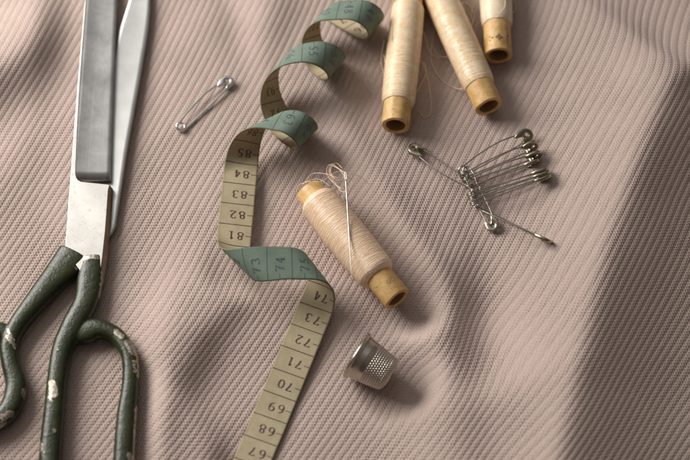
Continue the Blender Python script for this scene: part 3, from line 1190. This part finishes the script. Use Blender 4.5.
loL = [(138, -200), (134, -60), (129, 0), (119, 30), (112, 60), (98, 150), (95, 245)]
loR = [(141, -200), (149, -100), (150.5, -20), (149.8, 10), (148, 30), (141, 73), (127, 151), (115.5, 226), (111.5, 234), (107, 238), (102, 243)]
ys = np.r_[np.linspace(-200, 240, 60)]
v, f = plate(lerp_rows(loL, ys), lerp_rows(loR, ys), 6.2 + 0 * ys, 7.6 + 0 * ys, 3.0, 0.6, 0.25)
mb = MB()
mb.add(v, f)
lo_b = mb.build('blade', M_low, scissors)
lo_b['label'] = 'lower blade, pale and reaching out to the right under the upper one'


def sweep_handle(stations, per=10, seg=36):
    """stations rows (px, py, z, width, thickness) -> verts, faces of a rounded tube"""
    P = np.array([np.r_[G(a[0], a[1], a[2]), a[3], a[4]] for a in stations])
    C = catmull(P, per)
    p, w, h = C[:, :3], C[:, 3] / 2 * 1.13 + 0.3, C[:, 4] / 2 * 1.08
    t = np.gradient(p, axis=0)
    t /= np.linalg.norm(t, axis=1)[:, None]
    side = np.cross(t, [0, 0, 1.0])
    side /= np.linalg.norm(side, axis=1)[:, None]
    upv = np.cross(side, t)
    a = np.linspace(0, 2 * np.pi, seg, endpoint=False)
    ca, sa = np.cos(a), np.sin(a)
    ca = np.sign(ca) * np.abs(ca) ** 0.85
    sa = np.sign(sa) * np.abs(sa) ** 0.85
    v = p[:, None] + (w[:, None] * ca)[..., None] * side[:, None] + (h[:, None] * sa)[..., None] * upv[:, None]
    f = [tuple(q_) for q_ in grid_faces(len(C), seg, True)]
    f.append(tuple(range(seg))[::-1])
    f.append(tuple((len(C) - 1) * seg + i for i in range(seg)))
    return v.reshape(-1, 3), f


def fuse(parts, name, material, parent, chips, voxel=0.8, smooth_it=6, label=None):
    mb = MB()
    for v, f in parts:
        mb.add(v, f)
    tmp = mb.build('tmp_handle', material)
    rm = tmp.modifiers.new('r', 'REMESH')
    rm.mode = 'VOXEL'
    rm.voxel_size = voxel * S
    sm = tmp.modifiers.new('s', 'SMOOTH')
    sm.iterations = smooth_it
    sm.factor = 0.5
    bpy.context.view_layer.update()
    dg = bpy.context.evaluated_depsgraph_get()
    me = tmp.evaluated_get(dg).to_mesh()
    nv_ = len(me.vertices)
    co = np.empty(nv_ * 3, np.float32)
    me.vertices.foreach_get('co', co)
    co = co.reshape(-1, 3) / S
    faces = [tuple(p.vertices) for p in me.polygons]
    tmp.evaluated_get(dg).to_mesh_clear()
    bpy.data.objects.remove(tmp)
    ch = np.zeros(nv_)
    for (x0, y0, x1, y1, z, r, amp) in chips:
        a, b = G(x0, y0, z), G(x1, y1, z)
        d = b - a
        tq = np.clip(((co - a) @ d) / (d @ d + 1e-9), 0, 1)
        dist = np.linalg.norm(co - a - tq[:, None] * d, axis=1)
        ch = np.maximum(ch, amp * np.clip(1.5 - dist / r, 0, 1))
    o = mesh_obj(name, co, faces, material, parent, True, None, {'chip': ch})
    if label:
        o['label'] = label
    return o


rh = sweep_handle([(92, 257, 11.5, 18, 12), (92, 262, 11.5, 19, 13), (90, 280, 11.5, 22, 14), (85.5, 303, 11, 20.5, 16), (72.5, 328, 10.5, 20.5, 17), (62.5, 350, 10, 17.5, 17),
                   (57.5, 378, 10, 16.5, 17), (54.5, 410, 10, 17, 17), (51.5, 442, 10, 18, 17), (50.5, 470, 10, 18, 17), (56, 498, 10, 17, 16),
                   (74, 518, 10, 16, 16), (96, 520, 10, 16, 16), (114, 506, 10, 16, 16), (122.5, 478, 10, 17, 16), (124.5, 448, 10, 17, 16),
                   (127, 415, 10, 16.5, 16), (130.5, 384, 10, 14, 16), (129.5, 357, 10, 13.5, 16), (119, 338.5, 10, 13.5, 15), (107, 331, 10, 15, 15),
                   (97, 329, 10, 18, 15), (86, 332, 10, 21, 14), (74, 335, 10, 16, 12), (69, 336, 10, 10, 9)])
chipsR = [(128.5, 343, 134, 352, 17, 4.2, .95), (135, 352, 137.5, 376, 12, 4.2, .95), (133, 362, 135, 372, 16, 2.6, .8), (136.5, 410, 135, 458, 12, 4.0, .9),
          (52, 384, 54, 394, 17, 4.6, .92), (50, 398, 52, 402, 17, 2.6, .8), (43, 446, 46, 458, 15, 3.4, .85), (116, 331, 121, 336, 18, 3.0, .85),
          (134, 385, 134.5, 396, 13, 3.0, .8), (54, 430, 54, 431, 19, 1.6, .75), (128, 455, 131, 460, 15, 3.6, .85), (102, 262, 98, 296, 12, 3.8, .9),
          (44, 405, 45, 415, 11, 2.4, .72), (60, 345, 58, 350, 18, 1.6, .66), (84, 262, 80, 268, 15, 2.2, .8), (82, 257, 103, 254, 17, 4.2, 1.0)]
fuse([rh], 'handle', M_paint, scissors, chipsR, 0.75, 16, 'large green loop handle with chips along its right side')
lh = sweep_handle([(75.5, 254, 9, 31, 16), (73, 257.5, 9, 31, 16), (65, 267, 9, 28, 16), (49, 286, 9, 23, 17), (31, 308, 9, 18.5, 17), (17, 327, 9, 16, 17), (9.5, 345, 9, 15.5, 17),
                   (11, 364, 9, 15.5, 17), (16.5, 386, 9, 18, 17), (10, 409, 9, 18, 17), (-8, 424, 9, 16, 16), (-36, 428, 9, 16, 16), (-62, 410, 9, 16, 16),
                   (-70, 376, 9, 16, 16), (-55, 346, 9, 15, 16), (-28, 333, 9, 15, 16), (-2, 331, 9, 15, 15), (10, 336, 9, 14, 14)])
chipsL = [(8, 337, 12, 341, 17, 3.0, .9), (14, 344, 15, 347, 17, 2.0, .85), (24, 391, 26, 397, 15, 3.0, .88), (4, 417, 10, 414, 16, 3.6, .92), (-2, 428, 4, 422, 14, 3.0, .9),
          (60, 253, 80, 272, 15, 1.3, .62), (40, 290, 41, 291, 18, 1.0, .6), (8, 330, 11, 336, 17, 2.0, .8)]
fuse([lh], 'handle', M_paint, scissors, chipsL, 0.75, 4, 'green handle running out of frame on the left')

# ------------------------------------------------------------------ light
w = bpy.data.worlds.new('World')
scene.world = w
w.use_nodes = True
nt = w.node_tree
bg = nt.nodes['Background']
tc = nt.nodes.new('ShaderNodeTexCoord')
vm = nt.nodes.new('ShaderNodeVectorMath')
vm.operation = 'DOT_PRODUCT'
nt.links.new(tc.outputs['Generated'], vm.inputs[0])
vm.inputs[1].default_value = Vector((-0.22, 0.57, 0.79)).normalized()
cr = nt.nodes.new('ShaderNodeValToRGB')
# the room: dim and warm below, paler towards the window wall and ceiling
e_ = cr.color_ramp.elements
e_[0].position, e_[0].color = 0.0, (0.07, 0.055, 0.048, 1)
e_[1].position, e_[1].color = 1.0, (0.85, 0.83, 0.80, 1)
for p_, c_ in ((0.62, (0.15, 0.135, 0.125)), (0.84, (0.22, 0.205, 0.195)), (0.91, (0.36, 0.345, 0.33)), (0.975, (0.78, 0.76, 0.74))):
    q_ = e_.new(p_)
    q_.color = (*c_, 1)
nt.links.new(vm.outputs['Value'], cr.inputs['Fac'])
nt.links.new(cr.outputs['Color'], bg.inputs['Color'])
bg.inputs['Strength'].default_value = 1.0

ld = bpy.data.lights.new('window_light', 'AREA')
ld.shape = 'RECTANGLE'
ld.size, ld.size_y = 0.46, 0.38
ld.energy = 7.9
ld.color = (1.0, 0.962, 0.925)
lo = bpy.data.objects.new('window_light', ld)
COL.objects.link(lo)
ldir = Vector((-0.70, 0.42, 0.50)).normalized()
lo.location = Vector((-0.03, 0.01, 0)) + ldir * 0.70
lo.rotation_euler = ldir.to_track_quat('Z', 'Y').to_euler()

scene.view_settings.view_transform = 'Standard'
scene.view_settings.look = 'None'
scene.view_settings.exposure = 0
scene.view_settings.gamma = 1
for o in list(bpy.data.objects):
    if o.get('_o') is not None:
        del o['_o']
